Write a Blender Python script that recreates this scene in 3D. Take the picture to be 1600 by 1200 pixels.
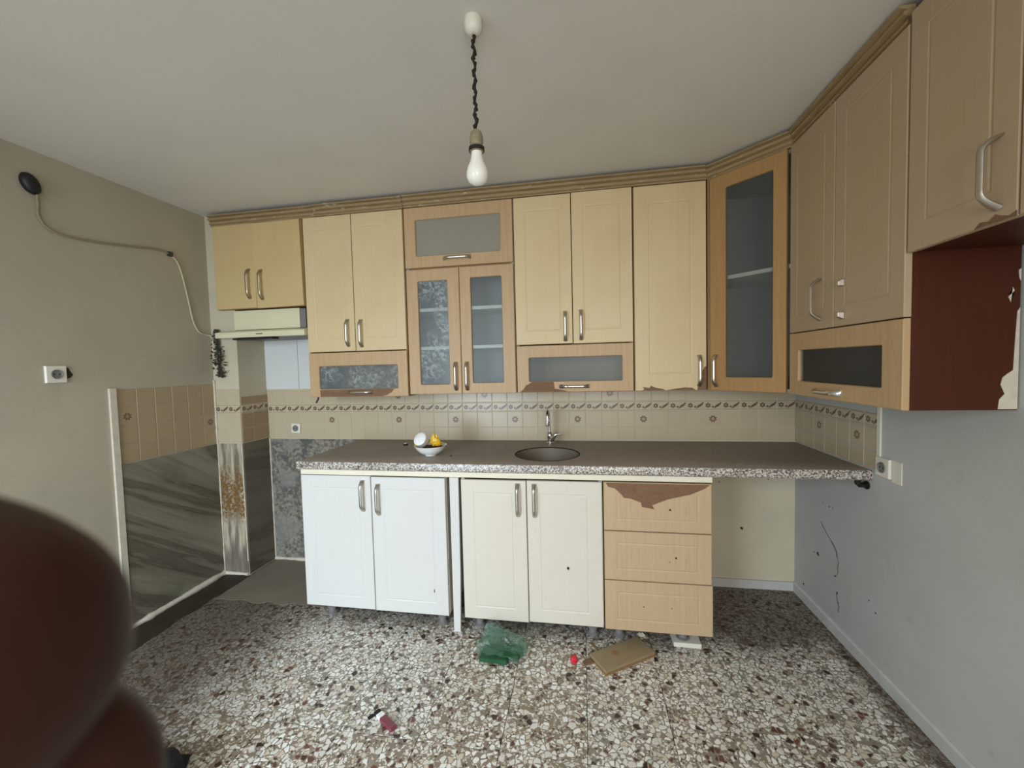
import bpy, bmesh, math, random
from mathutils import Vector, Matrix, noise
random.seed(7)
PI = math.pi
for o in list(bpy.data.objects): bpy.data.objects.remove(o)
scene = bpy.context.scene
COL = scene.collection

# ------------------------------------------------------------------ camera, world, lights, exposure
CAM = Vector((-1.1765, -2.543, 1.3311))
RGT = Vector((0.98564762, 0.16690841, -0.0253052)); UPV = Vector((0.01714674, 0.05014126, 0.99859493)); FWD = Vector((-0.16794273, 0.98469662, -0.04655967))
cd = bpy.data.cameras.new('camera'); cam = bpy.data.objects.new('camera', cd); COL.objects.link(cam)
cd.sensor_fit = 'HORIZONTAL'; cd.sensor_width = 36.0; cd.lens = 645.68 / 1600 * 36.0
cd.clip_start = 0.004; cd.clip_end = 60
M = Matrix((RGT, UPV, -FWD)).transposed().to_4x4(); M.translation = CAM
cam.matrix_world = M
cd.dof.use_dof = True; cd.dof.focus_distance = 2.4; cd.dof.aperture_fstop = 18.0     # 0.8 mm pupil of a phone's wide lens
scene.camera = cam

w = bpy.data.worlds.new('sky'); scene.world = w; w.use_nodes = True
bg = w.node_tree.nodes['Background']; bg.inputs[0].default_value = (0.62, 0.78, 1.0, 1); bg.inputs[1].default_value = 0.6

def area(name, loc, rot, sx, sy, power, col, spread=150):
    l = bpy.data.lights.new(name, 'AREA'); l.shape = 'RECTANGLE'; l.size = sx; l.size_y = sy
    l.energy = power; l.color = col; l.spread = math.radians(spread)
    o = bpy.data.objects.new(name, l); COL.objects.link(o); o.location = loc; o.rotation_euler = rot
    return o
# daylight standing in the balcony door and the window of the rear wall (behind the camera)
area('daylight_balcony_door', (-2.72, -3.93, 1.12), (math.radians(57), 0, 0), 1.15, 1.9, 46, (0.76, 0.89, 1.0), 122)
area('daylight_window', (-0.85, -3.93, 1.45), (math.radians(76), 0, 0), 0.95, 1.1, 21, (1.0, 0.96, 0.89), 155)
scene.view_settings.view_transform = 'Standard'; scene.view_settings.look = 'None'
scene.view_settings.gamma = 1.0; scene.view_settings.use_curve_mapping = False
scene.view_settings.exposure = 0.38

# ------------------------------------------------------------------ materials
def S(r, g, b):
    f = lambda c: (c/255/12.92) if c/255 <= .04045 else ((c/255+.055)/1.055)**2.4
    return (f(r), f(g), f(b), 1.0)
class NT:
    def __init__(s, name):
        s.m = bpy.data.materials.new(name); s.m.use_nodes = True; s.t = s.m.node_tree
        s.b = s.t.nodes['Principled BSDF']; s.out = s.t.nodes['Material Output']
    def n(s, typ, props=None, **inp):
        nd = s.t.nodes.new(typ)
        for k, v in (props or {}).items(): setattr(nd, k, v)
        for k, v in inp.items():
            key = int(k[1:]) if k[0] == 'i' and k[1:].isdigit() else k.replace('_', ' ')
            s.set(nd.inputs[key], v)
        return nd
    def set(s, sock, v):
        if isinstance(v, bpy.types.NodeSocket): s.t.links.new(v, sock)
        else: sock.default_value = v
    def math(s, op, a, b=0.0, c=0.0, clamp=False):
        nd = s.t.nodes.new('ShaderNodeMath'); nd.operation = op; nd.use_clamp = clamp
        for i, v in enumerate((a, b, c)): s.set(nd.inputs[i], v)
        return nd.outputs[0]
    def vmath(s, op, a, b=(0, 0, 0), out=0):
        nd = s.t.nodes.new('ShaderNodeVectorMath'); nd.operation = op
        s.set(nd.inputs[0], a); s.set(nd.inputs[1], b)
        return nd.outputs[out]
    def mix(s, fac, a, b, mode='MIX'):
        nd = s.t.nodes.new('ShaderNodeMix'); nd.data_type = 'RGBA'; nd.blend_type = mode
        s.set(nd.inputs[0], fac); s.set(nd.inputs[6], a); s.set(nd.inputs[7], b)
        return nd.outputs[2]
    def ss(s, v, lo, hi):      # smoothstep lo..hi -> 0..1 (hi may be < lo)
        nd = s.t.nodes.new('ShaderNodeMapRange'); nd.interpolation_type = 'SMOOTHSTEP'
        s.set(nd.inputs[0], v)
        if hi > lo: nd.inputs[1].default_value = lo; nd.inputs[2].default_value = hi; nd.inputs[3].default_value = 0; nd.inputs[4].default_value = 1
        else: nd.inputs[1].default_value = hi; nd.inputs[2].default_value = lo; nd.inputs[3].default_value = 1; nd.inputs[4].default_value = 0
        return nd.outputs[0]
    def noise(s, vec, scale, detail=3, rough=.55, dist=0.0):
        return s.n('ShaderNodeTexNoise', None, Vector=vec, Scale=scale, Detail=detail, Roughness=rough, Distortion=dist).outputs[0]
    def obj(s): return s.n('ShaderNodeTexCoord').outputs['Object']
    def pos(s): return s.n('ShaderNodeNewGeometry').outputs['Position']
    def sep(s, v):
        nd = s.n('ShaderNodeSeparateXYZ'); s.set(nd.inputs[0], v); return nd.outputs
    def scalev(s, v, x, y, z): return s.vmath('MULTIPLY', v, (x, y, z))
    def bump(s, h, strength=.3, dist=.002):
        nd = s.n('ShaderNodeBump', None, Strength=strength, Distance=dist, Height=h); s.t.links.new(nd.outputs[0], s.b.inputs['Normal'])
    def done(s, col=None, rough=None, metal=None, spec=None, **kw):
        if col is not None: s.set(s.b.inputs['Base Color'], col)
        if rough is not None: s.set(s.b.inputs['Roughness'], rough)
        if metal is not None: s.set(s.b.inputs['Metallic'], metal)
        if spec is not None: s.set(s.b.inputs['Specular IOR Level'], spec)
        for k, v in kw.items(): s.set(s.b.inputs[k.replace('_', ' ')], v)
        return s.m

def m_plain(name, c, rough=.5, metal=0, var=.06, scale=14, spec=.5):
    t = NT(name); v = t.noise(t.obj(), scale, 4)
    dark = tuple(x*(1-var*2.2) for x in c[:3]) + (1,); lite = tuple(min(1, x*(1+var)) for x in c[:3]) + (1,)
    return t.done(t.mix(v, dark, lite), rough, metal, spec)

def m_plaster(name, c, c2, rough=.85, wear=1.0):
    t = NT(name); p = t.pos()
    a = t.noise(p, 1.3, 4, .6); b = t.noise(p, 9, 5, .65); f = t.noise(p, 60, 3)
    col = t.mix(t.ss(a, .35, .7), c, c2)
    col = t.mix(t.math('MULTIPLY', t.ss(b, .58, .75), .22*wear), col, S(150, 135, 112))
    sc = t.noise(t.scalev(p, 3, 3, 8), 3.2, 5, .7)
    col = t.mix(t.math('MULTIPLY', t.ss(sc, .66, .74), .22*wear), col, S(120, 108, 92))
    t.bump(t.math('ADD', t.math('MULTIPLY', b, .6), t.math('MULTIPLY', f, .4)), .25, .004)
    return t.done(col, rough, 0, .3)

def m_laminate(name, c, var=.05, grease=0.0):
    t = NT(name); o = t.obj()
    g = t.noise(t.scalev(o, 60, 60, 1.2), 1.6, 3, .6)
    big = t.noise(o, 2.3, 3)
    col = t.mix(g, tuple(x*(1-var) for x in c[:3])+(1,), tuple(min(1, x*(1+var)) for x in c[:3])+(1,))
    col = t.mix(t.math('MULTIPLY', t.ss(big, .45, .75), .25+grease), col, S(176, 140, 84))
    t.bump(g, .08, .001)
    return t.done(col, .42, 0, .4)

def m_beech(name, c, horizontal=False, var=.2):
    t = NT(name); o = t.obj()
    sv = (1.6, 40, 46) if horizontal else (46, 40, 1.6)
    g = t.noise(t.scalev(o, *sv), 1.7, 5, .65, .4)
    fl = t.noise(t.scalev(o, *( (14, 90, 160) if horizontal else (160, 90, 14))), 1.0, 2)
    col = t.mix(g, tuple(x*(1-var*1.4) for x in c[:3])+(1,), tuple(min(1, x*(1+var*.7)) for x in c[:3])+(1,))
    col = t.mix(t.math('MULTIPLY', t.ss(fl, .6, .72), .25), col, tuple(x*.55 for x in c[:3])+(1,))
    t.bump(g, .1, .001)
    return t.done(col, .45, 0, .4)

def m_glass(name, tint, etched=False, clear=.84):
    t = NT(name); o = t.obj()
    col = tint
    fac = clear
    if etched:
        nn = t.noise(o, 55, 4, .6, .6); mk = t.ss(nn, .42, .66)
        big = t.ss(t.noise(t.vmath('ADD', o, (1.3, 0, .4)), 5.5, 2), .38, .58)
        mk = t.math('MULTIPLY', mk, big)
        col = t.mix(mk, tint, S(186, 194, 192)); fac = t.math('MULTIPLY', t.math('SUBTRACT', 1.0, t.math('MULTIPLY', mk, .35)), clear)
    t.done(col, .3, 0, .5)
    tr = t.n('ShaderNodeBsdfTransparent'); tr.inputs[0].default_value = (.90, .93, .94, 1)
    mx = t.n('ShaderNodeMixShader'); t.set(mx.inputs[0], fac)
    t.t.links.new(t.b.outputs[0], mx.inputs[1]); t.t.links.new(tr.outputs[0], mx.inputs[2]); t.t.links.new(mx.outputs[0], t.out.inputs[0])
    return t.m

def m_terrazzo():
    t = NT('terrazzo'); p = t.pos(); oi = t.n('ShaderNodeObjectInfo')
    cs = t.n('ShaderNodeSeparateColor'); t.set(cs.inputs[0], oi.outputs['Color'])
    dens, brown = cs.outputs[0], cs.outputs[1]
    off = t.n('ShaderNodeCombineXYZ'); t.set(off.inputs[0], t.math('MULTIPLY', oi.outputs['Random'], 37.0)); t.set(off.inputs[1], t.math('MULTIPLY', oi.outputs['Random'], 91.0))
    pv = t.vmath('ADD', p, off.outputs[0])
    wob = t.n('ShaderNodeTexNoise', None, Vector=pv, Scale=28.0, Detail=2.0).outputs['Color']
    pv = t.vmath('ADD', pv, t.scalev(t.vmath('SUBTRACT', wob, (.5, .5, .5)), .02, .02, 0))
    pv = t.scalev(pv, 1, 1, 0)
    def layer(scale):
        v1 = t.n('ShaderNodeTexVoronoi', {'feature': 'DISTANCE_TO_EDGE'}, Vector=pv, Scale=scale)
        v2 = t.n('ShaderNodeTexVoronoi', {'feature': 'F1'}, Vector=pv, Scale=scale)
        c = t.n('ShaderNodeSeparateColor'); t.set(c.inputs[0], v2.outputs['Color'])
        return v1.outputs[0], c.outputs[0], c.outputs[1], c.outputs[2]
    d, r1, r2, r3 = layer(53.0)
    d2, q1, q2, q3 = layer(115.0)
    fine = t.noise(p, 220, 2)
    mat_c = t.mix(brown, S(146, 138, 125), S(148, 130, 109))
    mat_c = t.mix(t.math('MULTIPLY', fine, .35), mat_c, S(100, 92, 82))
    # small chips
    small = t.math('MULTIPLY', t.ss(d2, .10, .16), t.ss(q1, .42, .44))
    sc = t.mix(t.ss(q2, .76, .77), t.mix(q3, S(196, 190, 176), S(224, 220, 208)), S(60, 46, 40))
    col = t.mix(small, mat_c, sc)
    # large chips
    thr = t.math('ADD', .035, t.math('MULTIPLY', r3, .075))
    edge = t.math('MULTIPLY', t.math('SUBTRACT', d, thr), 22.0, 0, True)
    pres = t.math('LESS_THAN', r1, dens)
    big = t.math('MULTIPLY', edge, pres)
    white = t.mix(r3, S(218, 214, 204), S(244, 243, 238))
    white = t.mix(t.ss(r2, .73, .76), white, S(208, 196, 178))
    dark = t.mix(r3, S(44, 34, 32), S(112, 74, 60))
    cc = t.mix(t.ss(r2, .90, .905), white, dark)
    col = t.mix(big, col, cc)
    # dirt patches, and a browner, darker tone towards the left wall
    xyz = t.sep(p); nz = t.noise(p, 3.2, 5, .65); n2 = t.noise(p, 11, 4, .6)
    nn = t.math('MULTIPLY', t.math('SUBTRACT', nz, .5), .5)
    gx = t.math('ADD', xyz[0], nn); gy = t.math('ADD', xyz[1], nn)
    left_tone = t.math('MULTIPLY', t.ss(gx, -2.35, -3.0), t.ss(gy, -1.9, -1.3))
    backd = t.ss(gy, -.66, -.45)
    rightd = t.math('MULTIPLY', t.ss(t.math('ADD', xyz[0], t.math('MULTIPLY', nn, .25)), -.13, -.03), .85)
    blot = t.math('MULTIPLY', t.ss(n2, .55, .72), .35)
    dirt = t.math('MAXIMUM', t.math('MULTIPLY', left_tone, .95), t.math('MAXIMUM', t.math('MULTIPLY', backd, .85), t.math('MAXIMUM', rightd, blot)))
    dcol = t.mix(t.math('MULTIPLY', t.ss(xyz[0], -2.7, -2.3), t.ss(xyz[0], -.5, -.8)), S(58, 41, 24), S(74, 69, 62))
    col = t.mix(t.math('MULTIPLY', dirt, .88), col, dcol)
    t.set(t.b.inputs['Roughness'], t.math('ADD', .34, t.math('MULTIPLY', dirt, .4)))
    t.bump(big, .05, .0006)
    return t.done(col, None, 0, .45)

def m_granite(name, dust):
    t = NT(name); o = t.obj()
    v = t.n('ShaderNodeTexVoronoi', {'feature': 'F1'}, Vector=o, Scale=210.0)
    c = t.n('ShaderNodeSeparateColor'); t.set(c.inputs[0], v.outputs['Color'])
    n = t.noise(o, 95, 3, .7)
    col = t.mix(t.ss(c.outputs[0], .45, .5), S(124, 114, 106), S(206, 200, 190))
    col = t.mix(t.ss(c.outputs[1], .82, .86), col, S(66, 58, 56))
    col = t.mix(t.math('MULTIPLY', t.ss(n, .4, .6), .25), col, S(160, 146, 134))
    if dust:
        nrm = t.sep(t.n('ShaderNodeNewGeometry').outputs['Normal'])[2]
        up = t.ss(nrm, .6, .9); sm = t.noise(o, 6, 4, .6)
        dc = t.mix(sm, S(132, 119, 108), S(158, 145, 133))
        col = t.mix(t.math('MULTIPLY', up, t.math('ADD', .74, t.math('MULTIPLY', sm, .2))), col, dc)
        t.set(t.b.inputs['Roughness'], t.math('ADD', .28, t.math('MULTIPLY', up, .28)))
        return t.done(col, None, 0, .5)
    return t.done(col, .35, 0, .5)

def m_marble(name, base, vein, lite, ang=1.0, wet=.35):
    t = NT(name); p = t.pos(); xyz = t.sep(p)
    k = t.n('ShaderNodeCombineXYZ')
    t.set(k.inputs[0], t.math('ADD', t.math('MULTIPLY', xyz[1], 1.6), t.math('MULTIPLY', xyz[2], 1.2*ang)))
    t.set(k.inputs[1], t.math('ADD', t.math('MULTIPLY', xyz[2], 6.5), t.math('MULTIPLY', t.math('ADD', xyz[1], t.math('MULTIPLY', xyz[0], -1.0)), 4.2*ang)))
    t.set(k.inputs[2], t.math('MULTIPLY', xyz[0], 1.5))
    n = t.noise(k.outputs[0], .7, 6, .6, .9)
    n2 = t.noise(p, 5, 5, .6)
    col = t.mix(t.ss(n, .36, .64), base, lite)
    vv = t.math('ABSOLUTE', t.math('SUBTRACT', n, .47))
    col = t.mix(t.math('MULTIPLY', t.ss(vv, .02, .0), .5), col, vein)
    col = t.mix(t.math('MULTIPLY', t.ss(n2, .5, .8), .5), col, base)
    return t.done(col, wet, 0, .5)

def m_mottled():
    t = NT('mottled_stone'); p = t.pos(); z = t.sep(p)[2]
    a = t.noise(p, 9, 5, .7, .4); b = t.noise(p, 45, 4, .7); c = t.noise(t.vmath('ADD', p, (3, 1, 2)), 4.5, 3)
    col = t.mix(t.ss(b, .38, .62), S(92, 88, 80), S(150, 144, 132))
    col = t.mix(t.math('MULTIPLY', t.ss(a, .5, .62), .8), col, S(84, 84, 86))
    col = t.mix(t.math('MULTIPLY', t.ss(c, .52, .62), .7), col, S(142, 138, 130))
    return t.done(col, .4, 0, .5)
def m_stained():
    t = NT('stained_stone'); p = t.pos(); xyz = t.sep(p)
    st = t.noise(t.scalev(p, 30, 30, 4), 1.0, 5, .65); fl = t.noise(p, 55, 4, .7)
    col = t.mix(t.ss(st, .35, .65), S(112, 106, 94), S(190, 180, 156))
    z = t.math('ADD', xyz[2], t.math('MULTIPLY', t.math('SUBTRACT', st, .5), .3))
    band = t.math('MULTIPLY', t.ss(z, .34, .44), t.ss(z, .78, .60))
    col = t.mix(t.math('MULTIPLY', band, t.ss(fl, .36, .56)), col, S(118, 82, 34))
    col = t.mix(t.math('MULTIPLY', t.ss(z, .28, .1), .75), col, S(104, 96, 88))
    t.bump(st, .3, .003)
    return t.done(col, .6, 0, .3)

def print_mask(t, o, w, h, kind):
    px = t.sep(o)
    def at(cx, cz):
        a = t.math('SUBTRACT', px[0], cx); b = t.math('SUBTRACT', px[2], cz)
        return t.math('SQRT', t.math('ADD', t.math('MULTIPLY', a, a), t.math('MULTIPLY', b, b))), a, b
    if kind == 'flower':
        d, a, b = at(w*.5, h*.5)
        ang = t.math('ARCTAN2', b, a); pet = t.math('MULTIPLY', t.math('COSINE', t.math('MULTIPLY', ang, 8.0)), .0035)
        r = t.math('ADD', d, pet)
        return t.math('MULTIPLY', t.ss(r, .0205, .0165), t.math('MAXIMUM', t.ss(d, .006, .010), .35))
    d, a, b = at(w*.22, h*.5)
    ang = t.math('ARCTAN2', b, a); r = t.math('ADD', d, t.math('MULTIPLY', t.math('COSINE', t.math('MULTIPLY', ang, 6.0)), .0022))
    m = t.math('MULTIPLY', t.ss(r, .0145, .0115), t.math('MAXIMUM', t.ss(d, .003, .006), .3))
    d, a, b = at(w*.50, h*.36); m = t.math('MAXIMUM', m, t.ss(d, .007, .0045))
    for cx, cz, sl in ((.70, .42, 1.0), (.80, .50, .8), (.88, .60, 1.2)):
        d, a, b = at(w*cx, h*cz)
        e = t.math('ADD', t.math('ABSOLUTE', t.math('SUBTRACT', t.math('MULTIPLY', a, sl), b)), t.math('MULTIPLY', d, .45))
        m = t.math('MAXIMUM', m, t.ss(e, .012, .008))
    zz = px[2]
    for zl in (.07, .93):
        m = t.math('MAXIMUM', m, t.math('MULTIPLY', t.ss(t.math('ABSOLUTE', t.math('SUBTRACT', zz, h*zl)), .0016, .0008), .55))
    return m

def m_tile(name, w=.093, h=.093, kind=None, base=S(194, 179, 152)):
    t = NT(name); o = t.obj(); r = t.n('ShaderNodeObjectInfo').outputs['Random']
    n = t.noise(t.vmath('ADD', o, t.scalev(t.pos(), 1, 1, 1)), 14, 4, .6)
    c1 = tuple(x*.90 for x in base[:3])+(1,)
    col = t.mix(t.math('ADD', t.math('MULTIPLY', n, .6), t.math('MULTIPLY', r, .4)), c1, base)
    if kind: col = t.mix(t.math('MULTIPLY', print_mask(t, o, w, h, kind), .92), col, S(84, 54, 40) if kind == 'border' else S(110, 82, 66))
    return t.done(col, .28, 0, .5)

def m_mdf():
    t = NT('exposed_fibreboard'); o = t.obj(); n = t.noise(t.scalev(o, 8, 8, 20), 3, 5, .65); f = t.noise(o, 180, 2)
    col = t.mix(n, S(92, 68, 50), S(138, 106, 82)); col = t.mix(t.math('MULTIPLY', f, .3), col, S(156, 126, 100))
    t.bump(f, .4, .002); return t.done(col, .8, 0, .2)

def m_metal(name, c, rough=.25):
    t = NT(name); n = t.noise(t.obj(), 60, 3)
    return t.done(t.mix(n, tuple(x*.8 for x in c[:3])+(1,), c), t.math('ADD', rough, t.math('MULTIPLY', n, .15)), 1.0)

def m_skin_shaded():
    t = NT('skin'); n = t.noise(t.obj(), 120, 3)
    t.bump(t.noise(t.obj(), 900, 2), .2, .0003)
    return t.done(t.mix(n, S(52, 24, 15), S(62, 30, 20)), .55, 0, .3, Subsurface_Weight=.12, Subsurface_Radius=(.006, .002, .001), Subsurface_Scale=.5)  # shade of the holding phone, which is not built, put into the skin colour

def m_crown():
    t = NT('crown_wood'); o = t.pos(); g = t.noise(t.scalev(o, 5, 5, 80), 2, 4)
    col = t.mix(g, S(128, 107, 74), S(180, 156, 117))
    sm = t.noise(t.scalev(o, 7, 7, 30), 2.2, 4, .7)
    col = t.mix(t.math('MULTIPLY', t.ss(sm, .62, .68), .8), col, S(214, 206, 190))
    return t.done(col, .5, 0, .4)

def m_clear(name, tint, fac=.75, rough=.12):
    t = NT(name); t.done(tint, rough, 0, .8)
    tr = t.n('ShaderNodeBsdfTransparent'); tr.inputs[0].default_value = tuple(.75+.25*x for x in tint[:3])+(1,)
    mx = t.n('ShaderNodeMixShader'); mx.inputs[0].default_value = fac
    t.t.links.new(t.b.outputs[0], mx.inputs[1]); t.t.links.new(tr.outputs[0], mx.inputs[2]); t.t.links.new(mx.outputs[0], t.out.inputs[0])
    return t.m

MT = dict(
    wall_left=m_plaster('plaster_left', S(184, 174, 153), S(174, 166, 148)),
    wall_back=m_plaster('plaster_back', S(206, 196, 172), S(190, 182, 160)),
    wall_right=m_plaster('plaster_right', S(190, 191, 189), S(182, 182, 178)),
    ceiling=m_plaster('plaster_ceiling', S(220, 217, 209), S(214, 211, 203), .9, .08),
    pillar=m_plaster('plaster_pillar', S(200, 192, 170), S(188, 178, 154)),
    white_board=m_plain('white_panel', S(214, 216, 214), .35, 0, .03, 4),
    terrazzo=m_terrazzo(), cream=m_laminate('cream_laminate', S(212, 190, 148)),
    greasy=m_laminate('greasy_cream_laminate', S(202, 177, 128), .05, .05),
    cream_shaded=m_laminate('shaded_cream_laminate', S(178, 157, 130)),  # cream laminate darkened: shade on the right-wall cabinets put into the colour
    white_lam=m_laminate('white_laminate', S(212, 211, 207), .02, -.20),
    cream_white=m_laminate('cream_white_laminate', S(214, 207, 193), .02, -.18),
    beech=m_beech('beech_foil', S(194, 162, 122)), beech_h=m_beech('beech_foil_drawers', S(194, 168, 134), False, .12),
    beech_dark=m_beech('beech_foil_corner', S(172, 134, 86)),
    cherry=m_beech('cherry_board', S(74, 30, 6), False, .25),
    inside=m_plain('carcass_board', S(168, 166, 158), .6, 0, .05, 8), shelf=m_plain('shelf_board', S(240, 236, 222), .5, 0, .03),
    edge=m_beech('edge_band', S(150, 116, 74)),
    glass=m_glass('frosted_glass', S(170, 178, 180)), glass_e=m_glass('etched_glass', S(160, 168, 170), True, .8), glass_d=m_glass('dark_glass', S(110, 112, 108), False, .8),
    glass_w=m_glass('reflection_tint_glass', S(172, 168, 150), False, .4),  # reflection of the bright room put into the pane as a warm pale tint
    granite=m_granite('granite_worktop', True), granite_raw=m_plain('dusty_sink', S(128, 118, 104), .5, 0, .1, 12),
    marble=m_marble('grey_marble', S(92, 87, 72), S(64, 59, 49), S(142, 138, 121)),
    marble2=m_mottled(),
    marble3=m_marble('dark_marble_side', S(94, 84, 69), S(74, 66, 55), S(114, 104, 90), .2),
    stained=m_stained(), tile=m_tile('beige_tile'), tile_f=m_tile('flower_tile', kind='flower'), tile_b=m_tile('border_tile', .093, .056, 'border'),
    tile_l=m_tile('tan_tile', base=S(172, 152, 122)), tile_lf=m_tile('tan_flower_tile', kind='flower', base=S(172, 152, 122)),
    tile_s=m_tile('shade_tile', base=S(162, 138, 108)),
    chrome=m_metal('chrome', (.75, .74, .72, 1), .12), nickel=m_metal('brushed_nickel', (.62, .58, .52, 1), .26), brass=m_metal('aged_nickel', (.50, .42, .28, 1), .3),
    mdf=m_mdf(), skin=m_skin_shaded(), crown=m_crown(),
    white_plastic=m_plain('white_plastic', S(226, 222, 208), .35, 0, .03), old_white=m_plain('yellowed_enamel', S(218, 212, 180), .3, 0, .06, 6),
    black=m_plain('black_plastic', S(22, 21, 21), .5), cord=m_plain('black_cord', S(30, 24, 20), .8, 0, .2, 90), cable=m_plain('dusty_white_cable', S(196, 186, 160), .6),
    cable_d=m_plain('painted_cable', S(150, 136, 108), .7), grey_foot=m_plain('grey_plastic', S(120, 118, 116), .5),
    sealant=m_plain('white_sealant', S(214, 206, 188), .7, 0, .12, 40), bulb=m_plain('opal_bulb', S(240, 238, 228), .12, 0, .01),
    socket_m=m_plain('bakelite', S(150, 136, 108), .5, 0, .25, 50), soot=m_plain('soot', S(72, 70, 58), .9, 0, .4, 60),
    cement=m_plaster('cement', S(132, 123, 108), S(116, 106, 92)), grime=m_plain('black_grime', S(54, 45, 33), .6, 0, .35, 9),
    porcelain=m_plain('porcelain', S(238, 240, 238), .15, 0, .02), yellow=m_plain('yellow_foil', S(236, 190, 40), .3, 0, .15, 40), brownstuff=m_plain('dark_brown_crumbs', S(70, 42, 28), .8, 0, .3, 50),
    plywood=m_beech('plywood', S(152, 134, 104), True, .15), redp=m_plain('red_plastic', S(214, 44, 60), .35), maroon=m_plain('maroon_plastic', S(128, 62, 72), .3, 0, .15, 30),
    greenp=m_plain('green_foil', S(26, 86, 48), .4, 0, .25, 30), clearbag=m_clear('clear_film', S(150, 185, 165), .84), baseboard=m_plain('painted_skirting', S(202, 201, 197), .6, 0, .12, 9),
    fabric=m_plain('black_fabric', S(14, 14, 16), .9, 0, .2, 60), dark=m_plain('dark_stain', S(52, 46, 38), .9, 0, .3, 60), fascia=m_plain('cream_fascia', S(232, 224, 202), .45, 0, .03, 5),
    crack=m_plain('crack_line', S(120, 116, 108), .9, 0, .2, 60), frame_white=m_plain('window_paint', S(230, 230, 228), .4), badge=m_plain('badge', S(120, 90, 62), .5),
)

# ------------------------------------------------------------------ mesh helpers
ORG = {}
class MB:
    def __init__(s): s.v = []; s.f = []; s.mi = []
    def add(s, vs, fs, mi=0):
        n = len(s.v); s.v += [tuple(p) for p in vs]; s.f += [tuple(i+n for i in f) for f in fs]; s.mi += [mi]*len(fs); return s
    def box(s, a, b, mi=0):
        (x0, y0, z0), (x1, y1, z1) = a, b
        return s.add([(x0,y0,z0),(x1,y0,z0),(x1,y1,z0),(x0,y1,z0),(x0,y0,z1),(x1,y0,z1),(x1,y1,z1),(x0,y1,z1)],
                     [(0,3,2,1),(4,5,6,7),(0,1,5,4),(1,2,6,5),(2,3,7,6),(3,0,4,7)], mi)
    def rings(s, rr, closed=False, cap0=True, cap1=True, mi=0):
        n = len(rr[0]); vs = [p for r in rr for p in r]; fs = []
        m = len(rr)
        for i in range(m if closed else m-1):
            a = i*n; b = ((i+1) % m)*n
            for j in range(n): k = (j+1) % n; fs.append((a+j, a+k, b+k, b+j))
        if not closed:
            if cap0: fs.append(tuple(range(n-1, -1, -1)))
            if cap1: fs.append(tuple((m-1)*n+j for j in range(n)))
        return s.add(vs, fs, mi)
    def tube(s, pts, rad, n=10, flat=None, mi=0):
        pts = [Vector(p) for p in pts]; m = len(pts); rr = []
        ref = Vector((0, 0, 1))
        t0 = (pts[1]-pts[0]).normalized()
        if abs(t0.dot(ref)) > .9: ref = Vector((1, 0, 0))
        nrm = (ref - t0*ref.dot(t0)).normalized()
        for i, p in enumerate(pts):
            t = ((pts[min(i+1, m-1)]-pts[max(i-1, 0)])).normalized()
            nrm = (nrm - t*nrm.dot(t)).normalized(); bi = t.cross(nrm)
            r = rad[i] if isinstance(rad, (list, tuple)) else rad
            rr.append([p + nrm*(r*math.cos(2*PI*j/n)) + bi*(r*math.sin(2*PI*j/n)) for j in range(n)])
        return s.rings(rr, mi=mi)
    def lathe(s, prof, c=(0, 0, 0), n=24, mi=0, ax='z'):
        rr = []
        for r, z in prof:
            ring = []
            for j in range(n):
                a = 2*PI*j/n; q = (r*math.cos(a), r*math.sin(a), z)
                if ax == 'y': q = (q[0], q[2], -q[1])
                if ax == 'x': q = (q[2], q[0], q[1])
                ring.append((q[0]+c[0], q[1]+c[1], q[2]+c[2]))
            rr.append(ring)
        return s.rings(rr, cap0=False, cap1=False, mi=mi)
    def prism(s, poly, y0, y1, mi=0):        # polygon in (x, z), extruded along y
        return s.rings([[(x, y0, z) for x, z in poly], [(x, y1, z) for x, z in poly]], mi=mi)
    def prismz(s, poly, z0, z1, mi=0):
        return s.rings([[(x, y, z0) for x, y in poly], [(x, y, z1) for x, y in poly]], mi=mi)
    def mesh(s, name, mats, smooth=None):
        me = bpy.data.meshes.new(name); me.from_pydata(s.v, [], s.f); me.update()
        for m in (mats if isinstance(mats, (list, tuple)) else [mats]): me.materials.append(m)
        for p, i in zip(me.polygons, s.mi): p.material_index = i
        bm = bmesh.new(); bm.from_mesh(me); bmesh.ops.recalc_face_normals(bm, faces=bm.faces); bm.to_mesh(me); bm.free()
        if smooth is not None:
            me.polygons.foreach_set('use_smooth', [True]*len(me.polygons))
            me.set_sharp_from_angle(angle=math.radians(smooth))
        return me
def link(name, me, parent=None, loc=(0, 0, 0), rot=(0, 0, 0)):
    o = bpy.data.objects.new(name, me); COL.objects.link(o)
    if parent: o.parent = parent
    o.location = loc; o.rotation_euler = rot
    return o
def part(name, mb, mat, parent, loc=(0, 0, 0), smooth=None, rot=(0, 0, 0)):
    return link(name, mb.mesh(name, mat, smooth), parent, loc, rot)
def thing(name, label, cat, loc, rz=0, group=None, rot=None):
    o = link(name, None, None, loc, rot or (0, 0, rz)); o.empty_display_size = .05
    o['label'] = label; o['category'] = cat
    if group: o['group'] = group
    return o
def tag(o, label, cat, group=None):
    o['label'] = label; o['category'] = cat
    if group: o['group'] = group
    return o
def struct(name, mb, mat, label=None, smooth=None):
    o = link(name, mb.mesh(name, mat, smooth)); o['kind'] = 'structure'
    if label: o['label'] = label
    return o
def bevel(o, wd=.002, seg=2):
    m = o.modifiers.new('bevel', 'BEVEL'); m.width = wd; m.segments = seg; m.limit_method = 'ANGLE'; m.angle_limit = math.radians(40); return o
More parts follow.
